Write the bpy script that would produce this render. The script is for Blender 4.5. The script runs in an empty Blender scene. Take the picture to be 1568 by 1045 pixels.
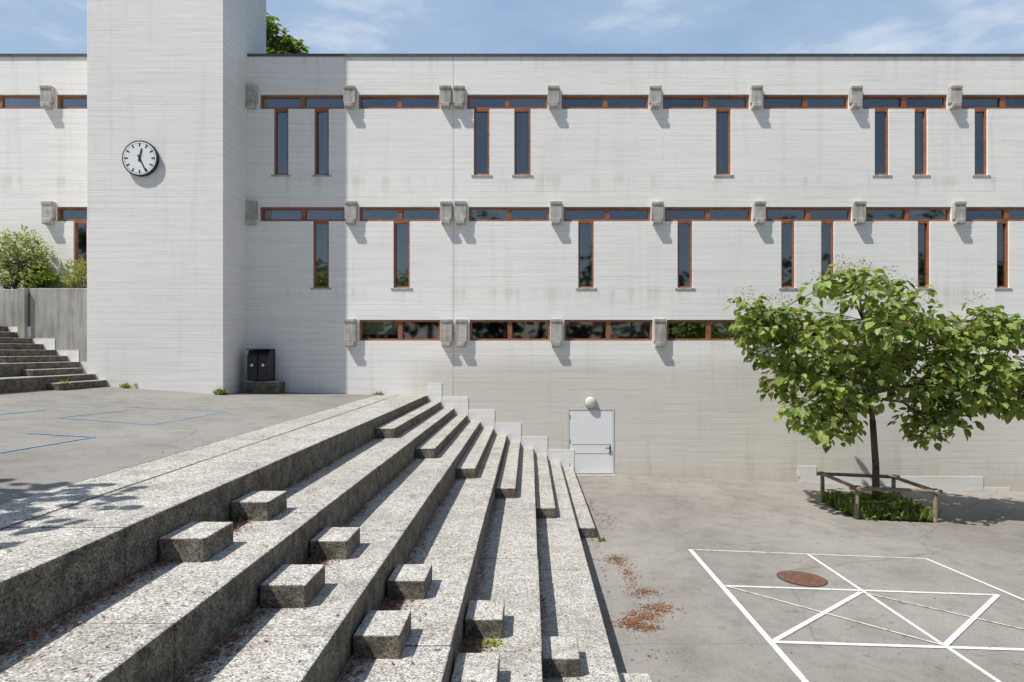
import bpy, bmesh, math, random
import numpy as np
from mathutils import Vector, Matrix
random.seed(7); np.random.seed(7)
scene = bpy.context.scene
scene.view_settings.view_transform='Standard'
scene.view_settings.look='None'
scene.view_settings.exposure=0

EYE=3.82; D=21.0; F=1045.0; CX=811.0; CY=537.0; S=F/D
def fx(u): return (u-CX)/S          # facade drawing units -> metres
def fz(v): return EYE-(v-CY)/S
def gz(X): return -0.042*min(max(0.0,X-2.8),22.0)
def court(u,v):
    a=(u-CX)/F; b=(v-CY)/F
    Y=(EYE-0.1176)/(b-0.042*a)
    if a*Y<2.8: Y=EYE/b
    return a*Y, Y

# ---------------------------------------------------------------- materials
def newmat(name):
    m=bpy.data.materials.new(name); m.use_nodes=True
    nt=m.node_tree; b=nt.nodes['Principled BSDF']
    return m,nt,b
def N(nt,t,**kw):
    n=nt.nodes.new(t)
    for k,v in kw.items(): setattr(n,k,v)
    return n
def ramp(nt,fac,stops):
    r=N(nt,'ShaderNodeValToRGB'); e=r.color_ramp.elements
    while len(e)<len(stops): e.new(0.5)
    for i,(p,c) in enumerate(stops):
        e[i].position=p; e[i].color=(c[0],c[1],c[2],1) if hasattr(c,'__len__') else (c,c,c,1)
    nt.links.new(fac,r.inputs[0]); return r.outputs[0]
def mixc(nt,a,b,fac,blend='MIX'):
    m=N(nt,'ShaderNodeMix',data_type='RGBA',blend_type=blend)
    for i,v in ((0,fac),(6,a),(7,b)):
        if hasattr(v,'links'): nt.links.new(v,m.inputs[i])
        elif hasattr(v,'__len__'): m.inputs[i].default_value=(v[0],v[1],v[2],1)
        else: m.inputs[i].default_value=v
    return m.outputs[2]
def coords(nt,scale=(1,1,1)):
    g=N(nt,'ShaderNodeNewGeometry')
    if scale==(1,1,1): return g.outputs['Position']
    mp=N(nt,'ShaderNodeMapping'); mp.inputs['Scale'].default_value=scale
    nt.links.new(g.outputs['Position'],mp.inputs[0]); return mp.outputs[0]
def noise(nt,scale,detail=4,vec=None,rough=0.55):
    n=N(nt,'ShaderNodeTexNoise'); n.inputs['Scale'].default_value=scale
    n.inputs['Detail'].default_value=detail; n.inputs['Roughness'].default_value=rough
    nt.links.new(vec if vec is not None else coords(nt),n.inputs['Vector']); return n.outputs[0]
def voro(nt,scale,vec=None,out='Color'):
    n=N(nt,'ShaderNodeTexVoronoi'); n.inputs['Scale'].default_value=scale
    nt.links.new(vec if vec is not None else coords(nt),n.inputs['Vector']); return n.outputs[out]
def bump(nt,b,h,strength,dist):
    bp=N(nt,'ShaderNodeBump'); bp.inputs['Strength'].default_value=strength; bp.inputs['Distance'].default_value=dist
    nt.links.new(h,bp.inputs['Height']); nt.links.new(bp.outputs[0],b.inputs['Normal'])
def math_(nt,op,a,b=0.0):
    m=N(nt,'ShaderNodeMath',operation=op)
    for i,v in enumerate((a,b)):
        if hasattr(v,'links'): nt.links.new(v,m.inputs[i])
        else: m.inputs[i].default_value=v
    return m.outputs[0]

def wall_paint(name,hi,lo,base_tint=None):
    m,nt,b=newmat(name)
    g=N(nt,'ShaderNodeNewGeometry'); sp=N(nt,'ShaderNodeSeparateXYZ'); nt.links.new(g.outputs['Position'],sp.inputs[0])
    st=noise(nt,1,2,coords(nt,(.22,.22,8)))          # long horizontal courses
    st2=noise(nt,1,2,coords(nt,(.6,.6,24)))
    big=noise(nt,.35,4); drip=noise(nt,1,3,coords(nt,(3.6,3.6,.30)))
    c=ramp(nt,big,[(.3,lo),(.7,hi)])
    c=mixc(nt,c,ramp(nt,st,[(.36,.95),(.5,1.0)]),.8,'MULTIPLY')
    c=mixc(nt,c,ramp(nt,st2,[(.38,.84),(.46,1.0)]),.45,'MULTIPLY')
    # shallow course joints of the painted masonry, every 17 cm, partly filled with paint
    fr_=math_(nt,'FRACT',math_(nt,'DIVIDE',math_(nt,'ADD',sp.outputs[2],math_(nt,'MULTIPLY',big,.02)),.174))
    jl=ramp(nt,fr_,[(0,0),(.05,1),(.11,1),(.17,0)])
    jm=math_(nt,'MULTIPLY',jl,ramp(nt,st,[(.42,.15),(.62,1)]))
    c=mixc(nt,c,(.76,.75,.73),math_(nt,'MULTIPLY',jm,.5),'MULTIPLY')
    c=mixc(nt,c,ramp(nt,drip,[(.28,(.84,.82,.77)),(.44,(1,1,1))]),.35,'MULTIPLY')
    fine=noise(nt,9,4,None,.7)
    c=mixc(nt,c,ramp(nt,fine,[(.32,.91),(.5,1.0)]),.5,'MULTIPLY')
    if base_tint:
        # run-off stains below the sill lines and the roof edge
        zz=math_(nt,'DIVIDE',sp.outputs[2],13.0)
        bandf=ramp(nt,zz,[(.395,0),(.436,1),(.443,0),(.660,0),(.702,1),(.709,0),(.965,0),(.988,.8)])
        sp_=ramp(nt,drip,[(.38,1),(.50,0)])
        c=mixc(nt,c,(.76,.72,.65),math_(nt,'MULTIPLY',math_(nt,'MULTIPLY',bandf,sp_),.5),'MULTIPLY')
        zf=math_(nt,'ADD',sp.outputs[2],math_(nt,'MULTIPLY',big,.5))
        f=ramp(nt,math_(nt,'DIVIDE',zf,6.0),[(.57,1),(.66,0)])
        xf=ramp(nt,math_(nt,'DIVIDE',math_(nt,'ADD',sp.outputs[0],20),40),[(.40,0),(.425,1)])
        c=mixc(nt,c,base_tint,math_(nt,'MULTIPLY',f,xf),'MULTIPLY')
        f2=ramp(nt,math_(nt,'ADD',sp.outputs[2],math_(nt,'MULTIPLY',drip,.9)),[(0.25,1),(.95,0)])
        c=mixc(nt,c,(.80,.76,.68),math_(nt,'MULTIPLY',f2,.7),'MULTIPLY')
    nt.links.new(c,b.inputs['Base Color']); b.inputs['Roughness'].default_value=.85
    h=math_(nt,'SUBTRACT',math_(nt,'ADD',math_(nt,'MULTIPLY',st2,.8),math_(nt,'MULTIPLY',st,.5)),math_(nt,'MULTIPLY',jm,.22))
    bump(nt,b,h,.27,.012)
    return m
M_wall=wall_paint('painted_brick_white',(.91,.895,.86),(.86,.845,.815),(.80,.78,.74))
M_tower=wall_paint('painted_brick_tower',(.88,.865,.83),(.83,.82,.79))
M_plinth=wall_paint('plinth_paint',(.90,.89,.865),(.85,.84,.82))
M_ledge=wall_paint('ledge_paint',(.76,.75,.72),(.64,.63,.60))

def concrete(name,c0,c1,scale=3,b_=.3,streak=False):
    m,nt,b=newmat(name)
    n=noise(nt,scale,5); n2=noise(nt,40,2)
    c=ramp(nt,n,[(.3,c0),(.7,c1)])
    c=mixc(nt,c,ramp(nt,n2,[(.3,.8),(.7,1.05)]),.6,'MULTIPLY')
    if streak:
        d=noise(nt,1,4,coords(nt,(9,9,.8)))
        c=mixc(nt,c,ramp(nt,d,[(.35,(.62,.6,.56)),(.55,(1,1,1))]),.8,'MULTIPLY')
    nt.links.new(c,b.inputs['Base Color']); b.inputs['Roughness'].default_value=.9
    bump(nt,b,n2,b_,.01); return m
M_conc=concrete('bracket_concrete',(.38,.365,.335),(.60,.58,.545),4,.3,True)
M_retain=concrete('retaining_concrete',(.32,.31,.285),(.50,.485,.45),1.2,.3,True)

def aggregate(name,dark=1.0):
    m,nt,b=newmat(name)
    v=voro(nt,74); g=N(nt,'ShaderNodeSeparateColor'); nt.links.new(v,g.inputs[0])
    c=ramp(nt,g.outputs[0],[(0,(.13,.122,.108)),(.2,(.29,.277,.25)),(.45,(.44,.42,.385)),(.8,(.54,.52,.485)),(1,(.76,.74,.70))])
    fine=noise(nt,130,2)
    c=mixc(nt,c,ramp(nt,fine,[(.3,.55),(.5,1.0)]),.75,'MULTIPLY')
    big=noise(nt,1.1,5,None,.65); med=noise(nt,6,5,None,.65)
    c=mixc(nt,c,ramp(nt,big,[(.32,(.74,.72,.68)),(.55,(1,.99,.97))]),.9,'MULTIPLY')
    c=mixc(nt,c,ramp(nt,med,[(.34,(.62,.605,.57)),(.52,(1,1,1))]),.65,'MULTIPLY')
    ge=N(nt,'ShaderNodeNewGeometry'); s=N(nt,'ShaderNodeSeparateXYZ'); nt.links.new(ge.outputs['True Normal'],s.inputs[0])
    up=ramp(nt,s.outputs[2],[(.3,1),(.8,0)])   # weathered, mossy upright faces, with their shade painted into the colour
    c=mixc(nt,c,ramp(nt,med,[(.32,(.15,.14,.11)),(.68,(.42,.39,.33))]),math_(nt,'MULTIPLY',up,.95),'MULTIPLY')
    if dark!=1.0: c=mixc(nt,c,(dark,dark,dark),1.0,'MULTIPLY')
    nt.links.new(c,b.inputs['Base Color']); b.inputs['Roughness'].default_value=.92
    h=math_(nt,'ADD',g.outputs[1],math_(nt,'MULTIPLY',med,1.2))
    bump(nt,b,h,.7,.011); return m
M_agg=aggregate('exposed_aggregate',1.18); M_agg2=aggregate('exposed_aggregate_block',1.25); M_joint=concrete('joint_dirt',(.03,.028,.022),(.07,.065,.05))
M_seal=concrete('joint_sealant',(.42,.41,.40),(.50,.49,.48))

def asphalt(name,c0,c1,speck=.4):
    m,nt,b=newmat(name)
    big=noise(nt,.22,5,None,.62); med=noise(nt,1.7,6,None,.68)
    v=voro(nt,85); g=N(nt,'ShaderNodeSeparateColor'); nt.links.new(v,g.inputs[0])
    c=ramp(nt,big,[(.34,c0),(.64,c1)])
    c=mixc(nt,c,ramp(nt,med,[(.34,(.72,.71,.69)),(.52,(1,1,1)),(.72,(1.08,1.07,1.05))]),.7,'MULTIPLY')
    spots=noise(nt,5.5,3)
    c=mixc(nt,c,ramp(nt,spots,[(.29,(.5,.49,.47)),(.35,(1,1,1))]),.6,'MULTIPLY')
    c=mixc(nt,c,ramp(nt,g.outputs[0],[(0,.5),(.3,.9),(.8,1.05),(1,1.5)]),speck,'MULTIPLY')
    w=N(nt,'ShaderNodeTexVoronoi',feature='DISTANCE_TO_EDGE'); w.inputs['Scale'].default_value=.22
    mixv=N(nt,'ShaderNodeMix',data_type='VECTOR'); mixv.inputs[0].default_value=.12
    nn=N(nt,'ShaderNodeTexNoise'); nn.inputs['Scale'].default_value=1.6; nn.inputs['Detail'].default_value=4
    cc=coords(nt); nt.links.new(cc,nn.inputs['Vector']); nt.links.new(cc,mixv.inputs[4]); nt.links.new(nn.outputs[1],mixv.inputs[5])
    nt.links.new(mixv.outputs[1],w.inputs['Vector'])
    c=mixc(nt,c,ramp(nt,w.outputs['Distance'],[(0,.5),(.0035,1)]),.5,'MULTIPLY')
    nt.links.new(c,b.inputs['Base Color']); b.inputs['Roughness'].default_value=.93
    bump(nt,b,g.outputs[1],.3,.005); return m
M_court=asphalt('court_asphalt',(.235,.217,.194),(.325,.305,.276))
M_terr=asphalt('terrace_asphalt',(.225,.212,.193),(.29,.276,.253))

def plain(name,c,rough=.6,metal=0,var=.15,scale=6,bmp=0):
    m,nt,b=newmat(name)
    n=noise(nt,scale,4)
    cc=ramp(nt,n,[(.3,tuple(x*(1-var) for x in c)),(.7,tuple(min(1,x*(1+var)) for x in c))])
    nt.links.new(cc,b.inputs['Base Color']); b.inputs['Roughness'].default_value=rough; b.inputs['Metallic'].default_value=metal
    if bmp: bump(nt,b,noise(nt,scale*6,3),bmp,.004)
    return m
def road_paint(name,c,under,wear=.45):
    m,nt,b=newmat(name)
    n=noise(nt,9,6,None,.75); f=ramp(nt,n,[(wear-.09,0),(wear+.03,1)])
    nt.links.new(mixc(nt,under,c,f),b.inputs['Base Color']); b.inputs['Roughness'].default_value=.7
    return m
M_white=road_paint('white_line_paint',(.80,.80,.78),(.36,.35,.33),.41)
M_white2=road_paint('white_line_paint_worn',(.68,.68,.66),(.30,.29,.27),.47)
M_blue=road_paint('blue_line_paint',(.14,.36,.60),(.24,.24,.24),.48)
M_wood=plain('orange_brown_window_frame',(.30,.115,.050),.5,0,.3,8)
M_dframe=plain('dark_sash',(.07,.035,.022),.45)
M_capm=plain('roof_edge_metal',(.11,.115,.12),.45,.5)
M_door=plain('door_white_paint',(.84,.85,.86),.4,0,.03)
M_doorfr=plain('door_frame_grey',(.60,.61,.62),.5,0,.05)
M_black=plain('black_plastic',(.022,.023,.026),.45,0,.3)
M_steel=plain('steel',(.45,.45,.46),.35,.9)
M_tick=plain('clock_black',(.012,.012,.014),.4)
M_face=plain('clock_face_white',(.86,.87,.86),.35,0,.02)
M_rust=plain('rusty_iron',(.17,.088,.06),.85,.1,.35,14,.5)
M_bark=plain('bark',(.11,.085,.06),.95,0,.35,12,.9)
M_timber=plain('weathered_timber',(.25,.20,.15),.9,0,.3,10,.6)
M_globe=plain('opal_glass',(.70,.70,.68),.25,0,.02)
M_room=plain('room_wall',(.14,.14,.14),.9)
M_roomd=plain('room_dark',(.06,.06,.06),.9)
M_blind=plain('window_blind',(.38,.38,.36),.8)
M_soil=plain('soil',(.07,.05,.035),1,0,.4,9,.8)

def glass(name,f0,tint):
    m,nt,b=newmat(name); nt.nodes.remove(b); out=nt.nodes['Material Output']
    gl=N(nt,'ShaderNodeBsdfGlossy'); gl.inputs['Roughness'].default_value=.03; gl.inputs['Color'].default_value=(.94,.97,1,1)
    tr=N(nt,'ShaderNodeBsdfTransparent'); tr.inputs['Color'].default_value=tint
    fr=N(nt,'ShaderNodeFresnel'); fr.inputs['IOR'].default_value=1.5
    f=math_(nt,'ADD',fr.outputs[0],f0)
    mx=N(nt,'ShaderNodeMixShader'); nt.links.new(f,mx.inputs[0]); nt.links.new(tr.outputs[0],mx.inputs[1]); nt.links.new(gl.outputs[0],mx.inputs[2])
    n=noise(nt,.9,1); bp=N(nt,'ShaderNodeBump'); bp.inputs['Strength'].default_value=.05; bp.inputs['Distance'].default_value=.05
    nt.links.new(n,bp.inputs['Height']); nt.links.new(bp.outputs[0],gl.inputs['Normal'])
    nt.links.new(mx.outputs[0],out.inputs[0]); return m
M_glass=glass('window_glass',.20,(.5,.53,.53,1))

def leafmat(name,c,tr=.4,rough=.5):
    m,nt,b=newmat(name); out=nt.nodes['Material Output']
    n=noise(nt,2.3,2)
    cc=ramp(nt,n,[(.3,tuple(x*.75 for x in c)),(.7,tuple(x*1.28 for x in c))])
    nt.links.new(cc,b.inputs['Base Color']); b.inputs['Roughness'].default_value=rough
    t=N(nt,'ShaderNodeBsdfTranslucent'); nt.links.new(mixc(nt,cc,(1.6,1.45,.6),1,'MULTIPLY'),t.inputs['Color'])
    mx=N(nt,'ShaderNodeMixShader'); mx.inputs[0].default_value=tr
    nt.links.new(b.outputs[0],mx.inputs[1]); nt.links.new(t.outputs[0],mx.inputs[2]); nt.links.new(mx.outputs[0],out.inputs[0])
    return m
L1=leafmat('leaf_green',(.17,.25,.060)); L2=leafmat('leaf_lime',(.29,.37,.10)); L3=leafmat('leaf_deep',(.085,.145,.035)); L4=leafmat('leaf_rusty',(.25,.18,.11))
LG=leafmat('leaf_grey_green',(.36,.41,.28)); LD=leafmat('leaf_litter',(.33,.155,.08),.1,.8); LD2=leafmat('leaf_litter_dark',(.16,.08,.045),.1,.8)
LY=leafmat('leaf_yellow',(.40,.34,.08)); LF=leafmat('far_leaf',(.035,.06,.018)); LF2=leafmat('far_leaf_dark',(.018,.035,.010))

# ---------------------------------------------------------------- mesh helpers
class MB:
    def __init__(s): s.v=[]; s.f=[]; s.m=[]; s.mats=[]
    def mi(s,mat):
        if mat not in s.mats: s.mats.append(mat)
        return s.mats.index(mat)
    def poly(s,pts,mat):
        k=len(s.v); s.v+= [tuple(p) for p in pts]; s.f.append(tuple(range(k,k+len(pts)))); s.m.append(s.mi(mat))
    def box(s,x0,x1,y0,y1,z0,z1,mat):
        k=len(s.v)
        s.v+=[(x0,y0,z0),(x1,y0,z0),(x1,y1,z0),(x0,y1,z0),(x0,y0,z1),(x1,y0,z1),(x1,y1,z1),(x0,y1,z1)]
        for q in ((0,3,2,1),(4,5,6,7),(0,1,5,4),(1,2,6,5),(2,3,7,6),(3,0,4,7)):
            s.f.append(tuple(k+i for i in q)); s.m.append(s.mi(mat))
    def prism(s,prof,x0,x1,mat):
        k=len(s.v); n=len(prof)
        s.v+=[(x0,y,z) for y,z in prof]+[(x1,y,z) for y,z in prof]
        s.f.append(tuple(range(k,k+n))); s.m.append(s.mi(mat)); s.f.append(tuple(range(k+2*n-1,k+n-1,-1))); s.m.append(s.mi(mat))
        for i in range(n):
            j=(i+1)%n; s.f.append((k+j,k+i,k+n+i,k+n+j)); s.m.append(s.mi(mat))
    def tube(s,p0,p1,r0,r1,mat,n=8):
        p0=Vector(p0);p1=Vector(p1);d=(p1-p0)
        if d.length<1e-6:return
        d.normalize(); a=d.orthogonal().normalized(); b=d.cross(a); k=len(s.v)
        for p,r in((p0,r0),(p1,r1)):
            for i in range(n):
                t=2*math.pi*i/n; q=p+a*math.cos(t)*r+b*math.sin(t)*r; s.v.append(tuple(q))
        for i in range(n):
            j=(i+1)%n; s.f.append((k+i,k+j,k+n+j,k+n+i)); s.m.append(s.mi(mat))
        s.f.append(tuple(range(k+n-1,k-1,-1))); s.m.append(s.mi(mat)); s.f.append(tuple(range(k+n,k+2*n))); s.m.append(s.mi(mat))
    def obj(s,name,parent=None,bevel=0,smooth=False,seg=1):
        me=bpy.data.meshes.new(name); me.from_pydata(s.v,[],s.f)
        for m in s.mats: me.materials.append(m)
        me.polygons.foreach_set('material_index',s.m); me.update()
        o=bpy.data.objects.new(name,me); scene.collection.objects.link(o)
        if not smooth:
            bm=bmesh.new(); bm.from_mesh(me); bmesh.ops.recalc_face_normals(bm,faces=bm.faces); bm.to_mesh(me); bm.free()
        if smooth: me.polygons.foreach_set('use_smooth',[True]*len(me.polygons))
        if bevel:
            b=o.modifiers.new('bevel','BEVEL'); b.width=bevel; b.segments=seg; b.limit_method='ANGLE'
        if parent: o.parent=parent
        return o
def empty(name):
    e=bpy.data.objects.new(name,None); scene.collection.objects.link(e); return e

def leaves(name,P,T,Nn,size,mats,w=.45,fold=.12,weights=None,parent=None):
    n=len(P); T=T/np.linalg.norm(T,axis=1)[:,None]
    B=np.cross(T,Nn); B/= (np.linalg.norm(B,axis=1)[:,None]+1e-9); Nn=np.cross(B,T)
    shp=[(0,0,0),(-w,.28,fold),(-w*.8,.68,fold*.8),(0,1,-.08),(w*.8,.68,fold*.8),(w,.28,fold)]
    V=np.zeros((n,6,3))
    for i,(a,b,c) in enumerate(shp):
        V[:,i]=P+size[:,None]*(a*B+b*T+c*Nn)
    idx=np.arange(n)[:,None]*6
    Fc=np.concatenate([idx+np.array([[0,1,2,3]]),idx+np.array([[0,3,4,5]])],axis=1).reshape(-1,4)
    me=bpy.data.meshes.new(name); me.from_pydata(V.reshape(-1,3).tolist(),[],Fc.tolist())
    for m in mats: me.materials.append(m)
    mi=np.repeat(np.random.choice(len(mats),n,p=weights),2)
    me.polygons.foreach_set('material_index',mi.astype(np.int32)); me.update()
    o=bpy.data.objects.new(name,me); scene.collection.objects.link(o)
    if parent:o.parent=parent
    return o
def rnd(n): 
    a=np.random.normal(size=(n,3)); return a/np.linalg.norm(a,axis=1)[:,None]
def clump(centers,rad,per,size,droop=.5,flat=.6):
    C=np.repeat(np.array(centers),per,axis=0); n=len(C)
    R=np.repeat(np.array(rad) if hasattr(rad,'__len__') else np.full(len(centers),rad),per)
    d=rnd(n); off=d*(R*np.random.rand(n)**.45)[:,None]; off[:,2]*=flat
    T=d*np.array([1,1,.4])+np.array([0,0,-droop])+rnd(n)*.35
    Nn=np.array([0,0,1.0])+rnd(n)*.55+d*.3
    return C+off,T,Nn,size*(.6+.7*np.random.rand(n))

# ---------------------------------------------------------------- ground & terrace
mb=MB()
xs=[-500,2.8,24.8,500]; 
for i in range(3):
    a,b=xs[i],xs[i+1]
    mb.poly([(a,-500,gz(a)),(b,-500,gz(b)),(b,500,gz(b)),(a,500,gz(a))],M_court)
mb.obj('ground')

E=[-3.135,-2.321,-1.507,-.693,.121,.934]; ZT=[2.45-.4083*i for i in range(6)]
YN=-9.0; YW=D-.004
def tz(X):
    pts=[(-60,2.82),(-12.3,2.82),(-8.76,2.57),(-4.7,2.45)]
    for (a,za),(b,zb) in zip(pts,pts[1:]):
        if X<=b: return za+(zb-za)*(X-a)/(b-a) if X>a else za
    return 2.45
mb=MB()
xs=[-60,-12.3,-8.76,-4.705]
for a,b in zip(xs,xs[1:]):
    mb.poly([(a,-40,tz(a)),(b,-40,tz(b)),(b,YW,tz(b)),(a,YW,tz(a))],M_terr)
mb.poly([(-4.705,-40,2.45),(-4.705,-40,-.5),(-4.705,YW,-.5),(-4.705,YW,2.45)],M_terr)
mb.poly([(-60,-40,2.82),(-12.3,-40,2.82),(-8.76,-40,2.57),(-4.705,-40,2.45),(-4.705,-40,0),(-60,-40,0)],M_terr)
mb.obj('terrace_pavement')

st=empty('tiered_steps')
mb=MB()
mb.box(-4.70,E[0]-.012,YN,YW,-.3,ZT[0]-.035,M_joint)
for i in range(1,6): mb.box(E[i-1]-.012,E[i]-.012,YN,YW,-.3,ZT[i]-.035,M_joint)
mb.obj('core',st)
mb=MB()
def seglist(L,off):
    out=[];y=YN
    e=YN+off
    while e<YW:
        out.append((y,e-.008)); y=e; e+=L
    out.append((y,YW)); return out
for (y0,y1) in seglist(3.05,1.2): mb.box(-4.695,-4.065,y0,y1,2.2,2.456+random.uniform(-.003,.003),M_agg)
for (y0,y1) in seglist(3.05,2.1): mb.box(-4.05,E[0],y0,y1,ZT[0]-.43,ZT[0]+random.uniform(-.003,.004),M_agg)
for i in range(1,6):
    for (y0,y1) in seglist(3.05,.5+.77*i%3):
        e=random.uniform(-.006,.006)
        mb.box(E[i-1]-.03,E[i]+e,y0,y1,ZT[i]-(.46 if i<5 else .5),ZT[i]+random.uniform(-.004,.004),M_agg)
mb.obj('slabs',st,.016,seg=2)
mb=MB()
for i in range(6):
    zb=ZT[i+1] if i<5 else 0
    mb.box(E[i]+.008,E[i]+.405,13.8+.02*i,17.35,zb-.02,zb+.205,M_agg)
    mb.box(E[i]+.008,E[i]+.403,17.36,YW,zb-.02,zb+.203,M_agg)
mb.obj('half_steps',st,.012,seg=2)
mb=MB()
for i in range(6):
    zb=ZT[i+1] if i<5 else 0
    for y in (5.76,7.13,2.6,1.2,-2,-3.4):
        dx=random.uniform(0,.02); dy=random.uniform(-.03,.03)
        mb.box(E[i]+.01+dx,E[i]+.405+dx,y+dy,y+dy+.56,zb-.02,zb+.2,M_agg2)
mb.obj('stool_blocks',st,.014,seg=2)

# ---------------------------------------------------------------- building
bld=empty('school_building')
bands=[]; talls=[]
B1=[386,537,683,703,848,1003,1157,1309,1460,1612,1764,1916]
B2=[386,538,684,706,851,1006,1161,1314,1466,1618,1770,1922]
B3=[538,684,707,852,1009,1160,1313,1466,1620,1772,1924]
rows=[(B1,145,167,268,[(420,441),(482,503),(726,749),(788,812),(1097,1119),(1340,1361),(1401,1420),(1493,1512),(1700,1720)]),
      (B2,317,339,441,[(480,503),(603,627),(886,909),(1038,1060),(1197,1217),(1258,1277),(1406,1424),(1527,1545),(1660,1680)]),
      (B3,490,522,None,[])]
for bs,t,b,tb,tl in rows:
    for a,c in zip(bs,bs[1:]):
        if c-a<40: continue
        bands.append((fx(a+12),fx(c-9.5),fz(b),fz(t)))
    for a,c in tl: talls.append((fx(a-.5),fx(c+.5),fz(tb),fz(b)))
for (a,c,t,b) in ((-250,-90,145,167),(-70,66,145,167),(86,190,145,167),(-250,-90,317,339),(86,190,317,339)): bands.append((fx(a),fx(c),fz(b),fz(t)))
talls.append((fx(112),fx(133),fz(430),fz(339))); talls.append((fx(-30),fx(-9),fz(268),fz(167)))
door=(fx(869),fx(941),fz(727),fz(626))
holes=bands+talls+[(door[0],door[1],-1.5,door[3])]
def wall(mb,x0,x1,z0,z1,holes,y,dep,mat):
    X=sorted(set([x0,x1]+[round(h[0],5) for h in holes]+[round(h[1],5) for h in holes]))
    Z=sorted(set([z0,z1]+[round(h[2],5) for h in holes]+[round(h[3],5) for h in holes]))
    X=[x for x in X if x0<=x<=x1]; Z=[z for z in Z if z0<=z<=z1]
    nx,nz=len(X)-1,len(Z)-1
    H=[[any(h[0]-1e-4<(X[i]+X[i+1])/2<h[1]+1e-4 and h[2]-1e-4<(Z[j]+Z[j+1])/2<h[3]+1e-4 for h in holes) for j in range(nz)] for i in range(nx)]
    for i in range(nx):
        j=0
        while j<nz:
            if H[i][j]: j+=1; continue
            k=j
            while k+1<nz and not H[i][k+1]: k+=1
            mb.poly([(X[i],y,Z[j]),(X[i+1],y,Z[j]),(X[i+1],y,Z[k+1]),(X[i],y,Z[k+1])],mat); j=k+1
        for j in range(nz):
            if not H[i][j]: continue
            if i==0 or not H[i-1][j]: mb.poly([(X[i],y,Z[j]),(X[i],y,Z[j+1]),(X[i],y+dep,Z[j+1]),(X[i],y+dep,Z[j])],mat)
            if i==nx-1 or not H[i+1][j]: mb.poly([(X[i+1],y,Z[j]),(X[i+1],y+dep,Z[j]),(X[i+1],y+dep,Z[j+1]),(X[i+1],y,Z[j+1])],mat)
            if j==0 or not H[i][j-1]: mb.poly([(X[i],y,Z[j]),(X[i],y+dep,Z[j]),(X[i+1],y+dep,Z[j]),(X[i+1],y,Z[j])],mat)
            if j==nz-1 or not H[i][j+1]: mb.poly([(X[i],y,Z[j+1]),(X[i+1],y,Z[j+1]),(X[i+1],y+dep,Z[j+1]),(X[i],y+dep,Z[j+1])],mat)
ZR=fz(87); XL,XR=-32.0,24.0
xj=fx(694)
mb=MB()
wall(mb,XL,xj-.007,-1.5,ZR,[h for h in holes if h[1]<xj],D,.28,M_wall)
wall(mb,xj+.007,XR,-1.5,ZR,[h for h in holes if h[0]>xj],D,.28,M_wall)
mb.poly([(xj-.03,D+.005,-1.5),(xj+.03,D+.005,-1.5),(xj+.03,D+.005,ZR),(xj-.03,D+.005,ZR)],M_seal)
mb.poly([(XL,D,-1.5),(XL,D,ZR),(XL,38,ZR),(XL,38,-1.5)],M_wall)
mb.poly([(XR,D,-1.5),(XR,38,-1.5),(XR,38,ZR),(XR,D,ZR)],M_wall)
mb.poly([(XL,38,-1.5),(XL,38,ZR),(XR,38,ZR),(XR,38,-1.5)],M_wall)
mb.obj('walls',bld)
mb=MB(); mb.box(XL-.04,XR+.04,D-.04,38.05,ZR,ZR+.06,M_capm); mb.box(XL-.02,XR+.02,D-.02,38.02,ZR+.06,ZR+.085,M_capm)
for k in range(28): mb.box(XL+2.0*k,XL+2.0*k+.02,D-.045,D-.03,ZR-.005,ZR+.065,M_dframe)
mb.obj('roof',bld)
mb=MB()
for z0,z1 in ((fz(540),fz(482)),(fz(482)+.3,fz(310)),(fz(310)+.3,fz(134))):
    mb.poly([(XL+.1,25.5,z0),(XR-.1,25.5,z0),(XR-.1,25.5,z1),(XL+.1,25.5,z1)],M_room)
    mb.poly([(XL+.1,D+.29,z0),(XR-.1,D+.29,z0),(XR-.1,25.5,z0),(XL+.1,25.5,z0)],M_roomd)
    mb.poly([(XL+.1,D+.29,z1),(XR-.1,D+.29,z1),(XR-.1,25.5,z1),(XL+.1,25.5,z1)],M_room)
for x in np.arange(XL+1,XR,3.08*2): mb.box(x-.06,x+.06,D+.3,25.4,fz(540),fz(134),M_room)
mb.obj('rooms',bld)
fr=MB(); gl=MB(); bl=MB()
yf0,yf1=D+.06,D+.15
def window(x0,x1,z0,z1,mulls,th=.065):
    fr.box(x0,x1,yf0,yf1,z1-th,z1-.002,M_wood); fr.box(x0,x1,yf0,yf1,z0+.002,z0+th,M_wood)
    fr.box(x0+.002,x0+th,yf0,yf1,z0+th,z1-th,M_wood); fr.box(x1-th,x1-.002,yf0,yf1,z0+th,z1-th,M_wood)
    ms=[x0+th]+[m for m in mulls]+[x1-th]
    for m in mulls: fr.box(m-.07,m+.07,yf0-.006,yf1,z0+th,z1-th,M_wood)
    for a,b in zip(ms,ms[1:]):
        a2=a+(.07 if a!=ms[0] else 0); b2=b-(.07 if b!=ms[-1] else 0)
        t=random.uniform(-.015,.015); tt=random.uniform(-.01,.01)
        y=D+.125
        gl.poly([(a2,y+t,z0+th),(b2,y-t,z0+th),(b2,y-t+tt,z1-th),(a2,y+t+tt,z1-th)],M_glass)
        if random.random()<.22:
            h=(z1-z0)*random.uniform(.25,.9); bl.poly([(a2,D+.2,z1-h),(b2,D+.2,z1-h),(b2,D+.2,z1),(a2,D+.2,z1)],M_blind)
random.seed(21)
for (x0,x1,z0,z1) in bands:
    n=2 if (x1-x0)>1.9 else 1
    window(x0,x1,z0,z1,[x0+(x1-x0)*k/n for k in range(1,n)])
for (x0,x1,z0,z1) in talls: window(x0,x1,z0,z1-.0,[],.055)
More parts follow.
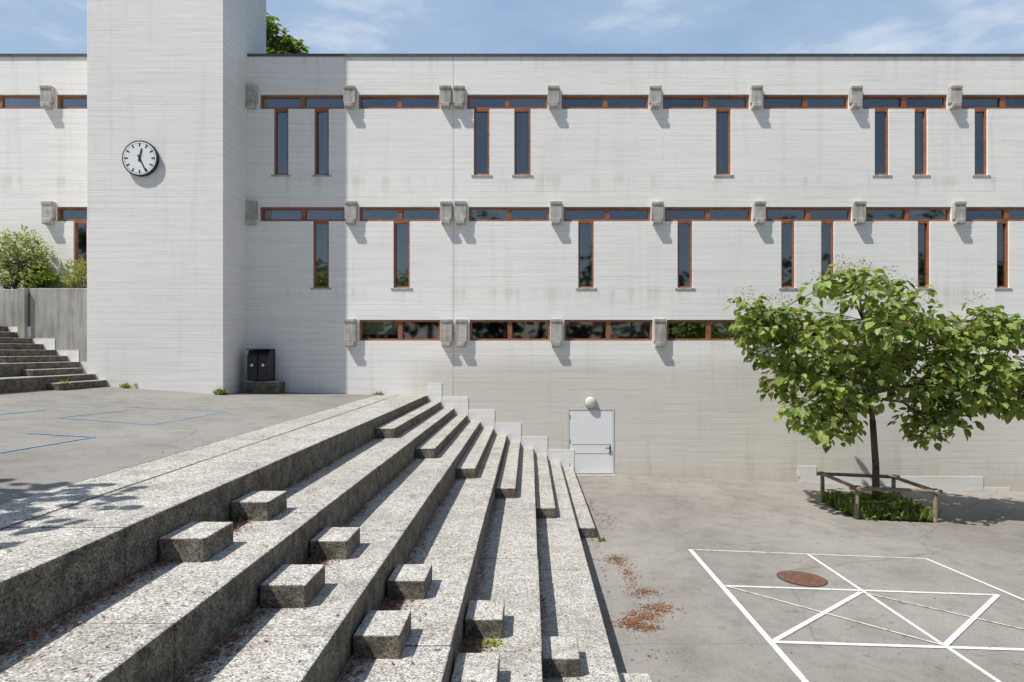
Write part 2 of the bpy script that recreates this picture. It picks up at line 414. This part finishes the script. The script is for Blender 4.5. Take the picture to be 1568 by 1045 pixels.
fr.obj('window_frames',bld); gl.obj('window_glass',bld); bl.obj('window_blinds',bld)
mb=MB()
for (x0,x1,z0,z1) in talls: mb.box(x0-.08,x1+.08,D-.022,D+.06,z0-.06,z0-.003,M_conc)
mb.obj('window_sills',bld,.006)
mb=MB()
def bracket(xc,zt,zb,w=.36):
    prof=[(D+.02,zt),(D-.175,zt),(D-.17,zt-.09),(D-.145,zt-.10),(D-.14,zb+.16),(D+.02,zb+.16)]
    mb.prism(prof,xc-w/2,xc+w/2,M_conc)
    mb.prism([(D+.02,zb+.159),(D-.195,zb+.159),(D-.19,zb+.03),(D-.165,zb),(D+.02,zb)],xc-w/2+.04,xc+w/2-.05,M_conc)
for bs,t,b in ((B1,134,168),(B2,310,345),(B3,489,532)):
    for u in bs: bracket(fx(u)+random.uniform(-.01,.01),fz(t)+random.uniform(-.01,.01),fz(b))
for u,t,b in ((75,134,168),(77,310,345),(-80,134,168),(-80,310,345)): bracket(fx(u),fz(t),fz(b))
mb.obj('brackets',bld,.012)
mb=MB()
for i in range(6):
    a=E[i]-.37 if i else E[0]+.0
    mb.box(a,E[i]+.43,D-.016,D+.01,-.05,ZT[i]+.36,M_plinth)
mb.box(fx(1225),fx(1505),D-.02,D+.01,-1,fz(730),M_ledge); mb.box(fx(1222),fx(1250),D-.02,D+.01,fz(730),fz(714),M_ledge)
mb.box(fx(1506),fx(1546),D-.02,D+.01,-1,fz(747),M_ledge)
mb.box(fx(413),fx(446),D-.02,D+.01,2.3,fz(562),M_plinth)
mb.obj('plinth',bld)
mb=MB()
x0,x1,z0,z1=door; z0=0.02
mb.box(x0+.004,x0+.05,D-.012,D+.14,z0,z1-.004,M_doorfr); mb.box(x1-.05,x1-.004,D-.012,D+.14,z0,z1-.004,M_doorfr); mb.box(x0+.05,x1-.05,D-.012,D+.14,z1-.05,z1-.004,M_doorfr)
mb.box(x0+.055,x1-.055,D-.002,D+.05,z0+.015,z1-.055,M_door)
for v in (680,694): mb.box(x0+.12,x1-.12,D-.010,D-.003,fz(v)-.012,fz(v)+.012,M_doorfr)
for dz in (.25,1.0,1.75): mb.box(x0+.05,x0+.075,D-.02,D-.003,dz,dz+.1,M_steel)
mb.box(x1-.16,x1-.12,D-.016,D-.003,.66,.90,M_tick); mb.tube((x1-.14,D-.06,.82),(x1-.28,D-.06,.82),.014,.014,M_tick); mb.tube((x1-.14,D-.06,.82),(x1-.14,D-.01,.82),.014,.014,M_tick)
mb.box(x0-.02,x1+.02,D-.25,D+.03,-.1,.012,M_agg)
mb.obj('door',bld,.003)

lam=empty('wall_lamp'); lx,lz=fx(904),fz(616)
bm=bmesh.new(); bmesh.ops.create_uvsphere(bm,u_segments=24,v_segments=14,radius=1,matrix=Matrix.Translation((lx,D-.06,lz))@Matrix.Diagonal((.17,.08,.17,1)))
me=bpy.data.meshes.new('globe'); bm.to_mesh(me); bm.free(); me.materials.append(M_globe); me.polygons.foreach_set('use_smooth',[True]*len(me.polygons))
o=bpy.data.objects.new('globe',me); scene.collection.objects.link(o); o.parent=lam
mb=MB(); mb.tube((lx,D+.005,lz),(lx,D-.055,lz),.18,.178,M_steel,28); mb.obj('base_plate',lam)

# ---------------------------------------------------------------- clock tower
YT=19.34; ST=F/YT
TX0=(133-CX)/ST; TX1=(342-CX)/ST
tw=empty('clock_tower')
mb=MB(); mb.box(TX0,TX1,YT,D+1.5,1.5,24.0,M_tower); mb.box(TX0-.05,TX1+.05,YT-.05,D+1.55,24.0,24.1,M_capm); mb.obj('shaft',tw,.012)
ck=empty('wall_clock'); cx=(217-CX)/ST; cz=EYE-(244-CY)/ST; R=.5
mb=MB(); mb.tube((cx,YT,cz),(cx,YT-.10,cz),R,R,M_tick,64); mb.obj('casing',ck)
mb=MB(); mb.tube((cx,YT-.102,cz),(cx,YT-.106,cz),R*.93,R*.93,M_face,64); mb.obj('dial',ck)
mb=MB()
def bar(ang,r0,r1,w0,w1,y):
    a=math.radians(ang); d=Vector((math.sin(a),0,math.cos(a))); p=Vector((math.cos(a),0,-math.sin(a))); c=Vector((cx,y,cz))
    q=[c+d*r0-p*w0/2,c+d*r0+p*w0/2,c+d*r1+p*w1/2,c+d*r1-p*w1/2]
    mb.poly(q,M_tick); mb.poly([v+Vector((0,.003,0)) for v in q],M_tick)
for k in range(60):
    if k%5==0: bar(k*6,R*.66,R*.87,.036,.036,YT-.111)
    else: bar(k*6,R*.82,R*.87,.009,.009,YT-.111)
mb.obj('hour_marks',ck)
mb=MB(); bar(13,-.09,.28,.05,.036,YT-.118); bar(154,-.1,.42,.04,.026,YT-.124); mb.tube((cx,YT-.109,cz),(cx,YT-.129,cz),.028,.028,M_tick,16); mb.obj('hands',ck)

# ---------------------------------------------------------------- left steps + retaining wall
ls=empty('entrance_steps')
mb=MB(); YL=19.72
LE=[-12.30,-12.97,-13.66,-14.36,-15.06,-15.76]; LZ=[3.16,3.50,3.84,4.18,4.52,4.86]
for i in range(6):
    xl=LE[i+1]-.03 if i<5 else -22
    for y0,y1 in ((6.0,10.5),(10.51,15.2),(15.21,YL)):
        if i<1 and y1==YL: y1=YT-.004
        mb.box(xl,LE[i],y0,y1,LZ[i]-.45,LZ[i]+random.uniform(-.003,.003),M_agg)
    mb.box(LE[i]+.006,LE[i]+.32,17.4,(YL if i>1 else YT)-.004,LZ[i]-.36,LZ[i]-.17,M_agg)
mb.obj('slabs',ls,.012)
rw=empty('retaining_wall')
mb=MB()
mb.box(-14.45,TX0-.004,YL,YL+.25,2.5,5.62,M_retain); mb.box(-14.72,-14.5,YL-.12,YL+.3,3.5,5.62,M_retain); mb.box(-24,-14.76,YL+.1,YL+.35,3.5,5.60,M_retain)
mb.box(-14.5,-14.45,YL+.1,YL+.2,3.5,5.5,M_joint)
mb.obj('panels',rw,.012)
mb=MB()
for i in range(4): mb.box(LE[i]-.9,min(LE[i]-.05,TX0-.01),YL-.014-.002*i,YL-.001,2.5,LZ[i]+.33,M_plinth)
mb.obj('plinth',rw)
mb=MB(); mb.box(-24,TX0-.01,YL+.36,D-.01,3,5.5,M_soil); mb.obj('planting_bed')

# ---------------------------------------------------------------- litter bin
lb=empty('litter_bin'); yb=20.15; bx0=-8.40; zb=2.56
mb=MB(); mb.box(bx0,bx0+.95,yb,yb+.65,zb-.1,zb+.34,M_agg2); mb.obj('concrete_base',lb,.02)
mb=MB()
z=zb+.34
for a,b in ((.02,.325),(.345,.65)):
    mb.prism([(yb+.08,z+.03),(yb+.08,z+.74),(yb+.22,z+.93),(yb+.55,z+.93),(yb+.55,z+.03)],bx0+a,bx0+b,M_black)
mb.box(bx0-.01,bx0+.68,yb+.05,yb+.58,z+.94,z+.97,M_black)
mb.box(bx0+.0,bx0+.67,yb+.56,yb+.60,z-.3,z+.95,M_black)
mb.obj('containers',lb,.02,seg=2)
mb=MB()
for k in (0,1): mb.box(bx0+.13+.33*k,bx0+.20+.33*k,yb+.072,yb+.079,z+.45,z+.52,M_face)
mb.obj('labels',lb)

# ---------------------------------------------------------------- markings
def strip(mb,p,q,w,mat,zf,lift=.004):
    a=Vector(p);b=Vector(q);d=(b-a).normalized();n=Vector((-d.y,d.x))*w/2
    mb.poly([(v.x,v.y,zf(v.x)+lift) for v in (a-n,b-n,b+n,a+n)],mat)
mb=MB()
L=[((1057,842),(1247,1060),.085,M_white),((1057,842),(1418,856),.05,M_white2),((1418,856),(1700,975),.06,M_white),((1238,850),(1560,1066),.06,M_white),
   ((1110,898),(1528,912),.06,M_white),((1183,984),(1700,1000),.075,M_white),((1110,898),(1447,990),.04,M_white2),((1183,984),(1318,908),.075,M_white),
   ((1318,908),(1700,995),.035,M_white2),((1528,912),(1447,990),.075,M_white),((1447,990),(1560,1066),.05,M_white)]
for k,(p,q,w,m) in enumerate(L): strip(mb,court(*p),court(*q),w,m,gz,.004+.0012*k)
mb.obj('court_markings')
mb=MB()
def terr(u,v):
    Y=1.33*F/(v-CY)
    for _ in range(6): X=(u-CX)/F*Y; Y=(EYE-tz(X))*F/(v-CY)
    return X,Y
for k,(p,q) in enumerate([((0,622),(130,619)),((190,623),(347,631)),((347,631),(232,651)),((232,651),(90,640)),((90,640),(200,628)),((0,694),(145,670)),((145,670),(40,664)),((-60,640),(60,628))]):
    strip(mb,terr(*p),terr(*q),.05,M_blue,tz,.004+.001*k)
mb.obj('blue_terrace_markings')
mx,my=court(1228,886.5)
mh=empty('manhole_cover'); mb=MB()
def disc(r,lift,mat,n=40):
    ring=[(mx+r*math.cos(2*math.pi*i/n),my+r*math.sin(2*math.pi*i/n)) for i in range(n)]
    mb.poly([(x,y,gz(x)+lift) for x,y in ring],mat)
disc(.41,.0045,M_joint); disc(.385,.010,M_rust)
mb.obj('ring_and_lid',mh)
mb=MB()
for a in range(-3,4):
    for b_ in range(-3,4):
        if a*a+b_*b_<10:
            x=mx+a*.1;y=my+b_*.1; mb.box(x-.03,x+.03,y-.03,y+.03,gz(x)+.008,gz(x)+.016,M_rust)
mb.obj('lid_pattern',mh)

# ---------------------------------------------------------------- tree guard + tree
TXc,TYc=8.75,17.25; zg=gz(TXc)
tg=empty('tree_guard'); mb=MB()
cor=[(7.82,16.32),(9.70,16.32),(9.70,18.2),(7.82,18.2)]
for i,(x,y) in enumerate(cor):
    z=gz(x); lean=random.uniform(-.03,.03)
    mb.tube((x,y,z-.1),(x+lean,y+lean,z+.80),.055,.05,M_timber,10)
mb.obj('posts',tg)
mb=MB()
for i in range(4):
    a=Vector((*cor[i],gz(cor[i][0])+.74)); b=Vector((*cor[(i+1)%4],gz(cor[(i+1)%4][0])+.74)); d=(b-a).normalized()*.16
    mb.tube(a-d,b+d,.048,.044,M_timber,10)
mb.obj('rails',tg)
mb=MB(); mb.poly([(x+(x-TXc)*.05,y+(y-TYc)*.05,gz(x)+.006) for x,y in cor],M_soil); mb.obj('tree_pit_soil')

tree=empty('young_street_tree')
lobes=[((7.75,17.2,4.45),(2.3,2.0,1.45),58),((7.3,17.0,3.0),(1.35,1.5,.95),28),((10.9,17.3,4.25),(1.3,1.2,.7),22),((11.3,17.1,3.05),(1.45,1.3,.8),28),
       ((10.0,16.8,2.1),(.7,.8,.6),10),((5.85,17.0,4.7),(.7,.8,.6),9),((9.5,17.4,3.4),(1.2,1.5,.9),18),((8.3,18.3,3.4),(1.6,1.0,1.0),10),((12.5,17.2,2.8),(.7,.7,.5),8),((7.4,16.6,2.1),(.8,.7,.35),6)]
C=[]
for c,r,n in lobes:
    k=0;tries=0
    while k<n and tries<4000:
        tries+=1
        d=rnd(1)[0]*(np.random.rand()**.28)
        p=np.array(c)+d*np.array(r)
        if not all(np.linalg.norm((p-q))>.30 for q in C): continue
        C.append(p); k+=1
base=Vector((TXc,TYc,zg-.05)); fork=Vector((TXc-.08,TYc,2.05))
mb=MB()
mid=Vector((TXc-.01,TYc-.02,.9))
mb.tube(base+Vector((0,0,0)),base+Vector((0,0,.25)),.13,.095,M_bark,12); mb.tube(base+Vector((0,0,.25)),mid,.095,.085,M_bark,12); mb.tube(mid,fork,.085,.075,M_bark,12)
top=Vector((TXc-.35,TYc,4.6)); mb.tube(fork,top,.07,.03,M_bark,8); mb.tube(top,top+Vector((-.1,0,.9)),.03,.012,M_bark,6)
limbs=[]
for c,r,n in lobes:
    s=fork.lerp(top,random.uniform(0,.35)); e=Vector(c)+Vector((0,0,-.25*r[2]))
    m1=s.lerp(e,.5)+Vector((0,0,.25)); mb.tube(s,m1,.045,.033,M_bark,7); mb.tube(m1,e,.033,.02,M_bark,7); limbs.append((s,m1,e))
pts=[p for l in limbs for p in (l[1],l[2],l[1].lerp(l[2],.5),l[0].lerp(l[1],.6))]+[fork.lerp(top,.6),top]
for p in C:
    q=Vector(p); s=min(pts,key=lambda a:(a-q).length); m1=s.lerp(q,.55)+Vector((random.uniform(-.1,.1),random.uniform(-.1,.1),.08))
    mb.tube(s,m1,.016,.011,M_bark,5); mb.tube(m1,q,.011,.006,M_bark,5)
mb.obj('trunk_and_limbs',tree,smooth=True)
P,T,Nn,sz=clump(C,.44,31,.215,.6,.65)
leaves('leaves',P,T,Nn,sz,[L1,L2,L3,L4],w=.42,weights=[.40,.41,.16,.03],parent=tree)
Cs=[p+np.array([0,0,.30]) for p in C if p[2]>4.6 and random.random()<.8]
P,T,Nn,sz=clump(Cs,.22,36,.05,-.2,.8); leaves('seed_clusters',P,T,Nn,sz,[L4,LD,L2],w=.3,weights=[.5,.2,.3],parent=tree)
def grass(name,cx,cy,hx,hy,n,h,zf,mats):
    P=np.stack([np.random.uniform(cx-hx,cx+hx,n),np.random.uniform(cy-hy,cy+hy,n),np.zeros(n)],1)
    P[:,2]=[zf(x) for x in P[:,0]]
    T=rnd(n)*.45+np.array([0,0,1.0]); Nn=rnd(n)
    leaves(name,P,T,Nn,h*(.4+.8*np.random.rand(n)),mats,w=.13,fold=.03)
grass('weeds_under_tree',TXc,TYc,.95,.95,2600,.30,gz,[L1,L3,L2])
P,T,Nn,sz=clump([(random.uniform(7.85,9.7),random.uniform(16.3,18.1),gz(9)+random.uniform(.08,.28)) for _ in range(80)],.22,18,.11,-.2,.5)
leaves('ground_cover_plants',P,T,Nn,sz,[L1,L3,L2],w=.4)

# ---------------------------------------------------------------- shrubs left
def shrub(name,c,r,n,per,size,mats,w=.2,up=.4):
    e=empty(name); C=[np.array(c)+rnd(1)[0]*np.array(r)*np.random.rand()**.35 for _ in range(n)]
    mb=MB()
    for p in C: mb.tube((c[0]+random.uniform(-.1,.1),c[1],c[2]-r[2]-.1),tuple(p),.012,.005,M_bark,5)
    mb.obj('stems',e)
    P,T,Nn,sz=clump(C,.24,per,size,-up,1.0); leaves('foliage',P,T,Nn,sz,mats,w=w,parent=e)
shrub('willow_shrub',(-15.3,20.4,6.4),(.95,.4,1.0),75,34,.13,[LG,L1,LG])
shrub('green_shrub',(-14.5,20.3,5.95),(.4,.3,.35),24,34,.10,[L1,L3,L2],.35)
shrub('dry_shrub',(-13.4,20.35,5.95),(.5,.35,.5),34,30,.14,[LY,LG,LG,L1],.1,.9)
shrub('dry_shrub',(-17.2,20.35,6.1),(.7,.35,.6),40,30,.12,[L2,LG,L1])
def tuft(x,y,z,n=40,h=.2):
    P=np.tile(np.array([[x,y,z]]),(n,1))+np.random.normal(size=(n,3))*np.array([.07,.04,0]); T=rnd(n)*.7+np.array([0,0,.8]); leaves('weed_tuft',P,T,rnd(n),h*(.4+.6*np.random.rand(n)),[L1,L2],w=.16)
tuft(-12.15,17.8,2.82,60,.3); tuft(-11.4,19.28,2.75); tuft(-8.7,19.24,2.57,70,.22); tuft(-4.6,20.9,2.45,30,.15); tuft(E[5]+.5,13.7,0,24,.12)

# ---------------------------------------------------------------- trees beyond / behind / beside
def bigtree(name,base,crown,rr,ncl,per,size,mats,trunk=.3,cl=.9):
    e=empty(name); b=Vector(base); c=Vector(crown)
    C=[np.array(crown)+rnd(1)[0]*np.array(rr)*np.random.rand()**.33 for _ in range(ncl)]
    mb=MB(); f=b.lerp(c,.6); mb.tube(b,f,trunk,trunk*.6,M_bark,10); mb.tube(f,c+Vector((0,0,rr[2]*.5)),trunk*.6,.05,M_bark,8)
    for p in C: 
        q=Vector(p); s=f.lerp(c,random.random()); mb.tube(s,s.lerp(q,.5)+Vector((0,0,.2)),trunk*.14,trunk*.08,M_bark,5); mb.tube(s.lerp(q,.5)+Vector((0,0,.2)),q,trunk*.08,.01,M_bark,5)
    mb.obj('trunk_and_limbs',e,smooth=True)
    P,T,Nn,sz=clump(C,cl,per,size,.3,.7); leaves('leaves',P,T,Nn,sz,mats,parent=e)
bigtree('tree_behind_building',(-18.0,44,0),(-17.5,44,21.3),(3.1,3,3.9),200,60,.34,[L1,L1,L3],.35,.8)
bigtree('tree_behind_building',(-36.6,44,0),(-36.4,44,18.6),(3.0,4,3.6),80,50,.4,[L1,L3,LF],.35,1)
bigtree('terrace_tree',(-10.9,3.0,2.6),(-8.6,3.4,6.9),(2.4,2.4,1.5),66,20,.24,[L1,L2,L3],.16,.5)
C=[]
for k in range(26):
    x=-75+6*k+random.uniform(-2,2); y=-40+random.uniform(-5,5); h=random.uniform(11,20)
    for _ in range(26): C.append(np.array([x,y,h*.58])+rnd(1)[0]*np.array([4.4,3.5,h*.42])*np.random.rand()**.35)
P,T,Nn,sz=clump(C,1.5,18,1.0,.2,.8); leaves('park_tree_row',P,T,Nn,sz,[LF,LF2])
mb=MB()
for k in range(26): 
    x=-75+6*k; mb.tube((x,-40,0),(x,-40,9),.3,.2,M_bark,8)
mb.obj('park_tree_trunks')

# ---------------------------------------------------------------- fallen leaves
P=[]
def scat(cx,cy,sx,sy,n,z):
    for _ in range(n):
        x=random.gauss(cx,sx); y=random.gauss(cy,sy); P.append((x,y,(z if z is not None else gz(x))+random.uniform(.004,.014)))
for u,v,sx,sy,n in [(905,775,.04,.5,110),(920,790,.08,.3,120),(935,800,.09,.4,120),(945,858,.08,.10,260),(962,880,.06,.22,200),(985,908,.11,.07,260),(1010,932,.11,.07,420),(985,945,.11,.07,340),(965,955,.09,.05,330),(988,962,.09,.04,260),(1010,1003,.2,.1,30),(1140,1010,1.5,1.2,50),(1180,880,2,2,90),(910,840,.06,1.0,110),(1150,742,1.8,.25,60),(1150,775,.8,.8,60)]:
    x,y=court(u,v); scat(x,y,sx*1.25,sy*1.5,n,None)
def along(i,y0,y1,n,w=.05):
    zb=ZT[i+1] if i<5 else 0
    for _ in range(n):
        x=E[i]+.01+abs(random.gauss(0,w)); y=random.uniform(y0,y1); P.append((x,y,zb+.006+random.random()*.015))
for i in range(6):
    along(i,6.35,7.1,620 if i<4 else 80,.12); along(i,7.75,9.5,120,.05); along(i,3.5,5.7,700,.08); along(i,9,13.8,240,.035); along(i,13,21,60,.25)
    zb=ZT[i+1] if i<5 else 0
    for _ in range(110): P.append((E[i]+random.uniform(.02,.78),random.uniform(3.5,14),zb+.008))
for _ in range(60): P.append((random.uniform(-6,-3.2),random.uniform(4,14),2.462))
P=np.array(P); n=len(P); T=rnd(n)*np.array([1,1,.15]); Nn=np.array([0,0,1.])+rnd(n)*.35
leaves('fallen_leaves',P,T,Nn,.032*(.4+np.random.rand(n)),[LD,LD2,LD],w=.26,fold=.1)
P,T,Nn,sz=clump([(-.43,6.95,.825),(-.38,7.0,.825)],.08,50,.035,-.3,.3); leaves('moss_tuft',P,T,Nn,sz,[LY,L2],w=.3)

# ---------------------------------------------------------------- light, sky, camera
el=math.radians(57.5); hx,hy=1.85,1.0; hl=math.hypot(hx,hy)
dirv=Vector((hx/hl*math.cos(el),hy/hl*math.cos(el),-math.sin(el)))
sl=bpy.data.lights.new('sun','SUN'); sl.energy=5.0; sl.angle=math.radians(.5); sl.color=(1,.965,.905)
so=bpy.data.objects.new('sun',sl); scene.collection.objects.link(so); so.rotation_euler=dirv.to_track_quat('-Z','Y').to_euler(); so.location=(-20,-10,40)
w=bpy.data.worlds.new("World"); scene.world=w; w.use_nodes=True; nt=w.node_tree; bg=nt.nodes['Background']
sky=N(nt,'ShaderNodeTexSky',sky_type='NISHITA'); sky.sun_disc=False; sky.sun_elevation=el; sky.sun_rotation=math.atan2(-dirv.x,-dirv.y)%(2*math.pi)
sky.air_density=1.0; sky.dust_density=.8; sky.ozone_density=1.0
tc=N(nt,'ShaderNodeTexCoord'); mp=N(nt,'ShaderNodeMapping'); mp.inputs['Scale'].default_value=(1.7,1.7,5.0); mp.inputs['Rotation'].default_value=(0,.45,0); mp.inputs['Location'].default_value=(.7,.2,.4)
nt.links.new(tc.outputs['Generated'],mp.inputs[0])
cn=noise(nt,1.7,6,mp.outputs[0],.58)
cf=ramp(nt,cn,[(.38,.0),(.52,.16),(.68,1.0)])
sx=N(nt,'ShaderNodeSeparateXYZ'); nt.links.new(tc.outputs['Generated'],sx.inputs[0])
yf=ramp(nt,math_(nt,'ADD',math_(nt,'MULTIPLY',sx.outputs[1],.5),.5),[(.45,.08),(.75,1)])   # haze and thin cloud kept north; unseen south left clear to dim facade ambient
hz=mixc(nt,sky.outputs[0],(4.3,6.3,9.2),math_(nt,'MULTIPLY',yf,.78))
col=mixc(nt,hz,(9.0,10.0,11.0),math_(nt,'MULTIPLY',cf,yf))
nt.links.new(col,bg.inputs[0]); bg.inputs[1].default_value=.084
cam=bpy.data.cameras.new('camera'); co=bpy.data.objects.new('camera',cam); scene.collection.objects.link(co)
co.location=(0,0,EYE); co.rotation_euler=(math.radians(90),0,0)
cam.sensor_width=36; cam.lens=36*F/1568; cam.shift_x=(784-CX)/1568; cam.shift_y=(CY-522.5)/1568
cam.clip_start=.05; cam.clip_end=3000
scene.camera=co
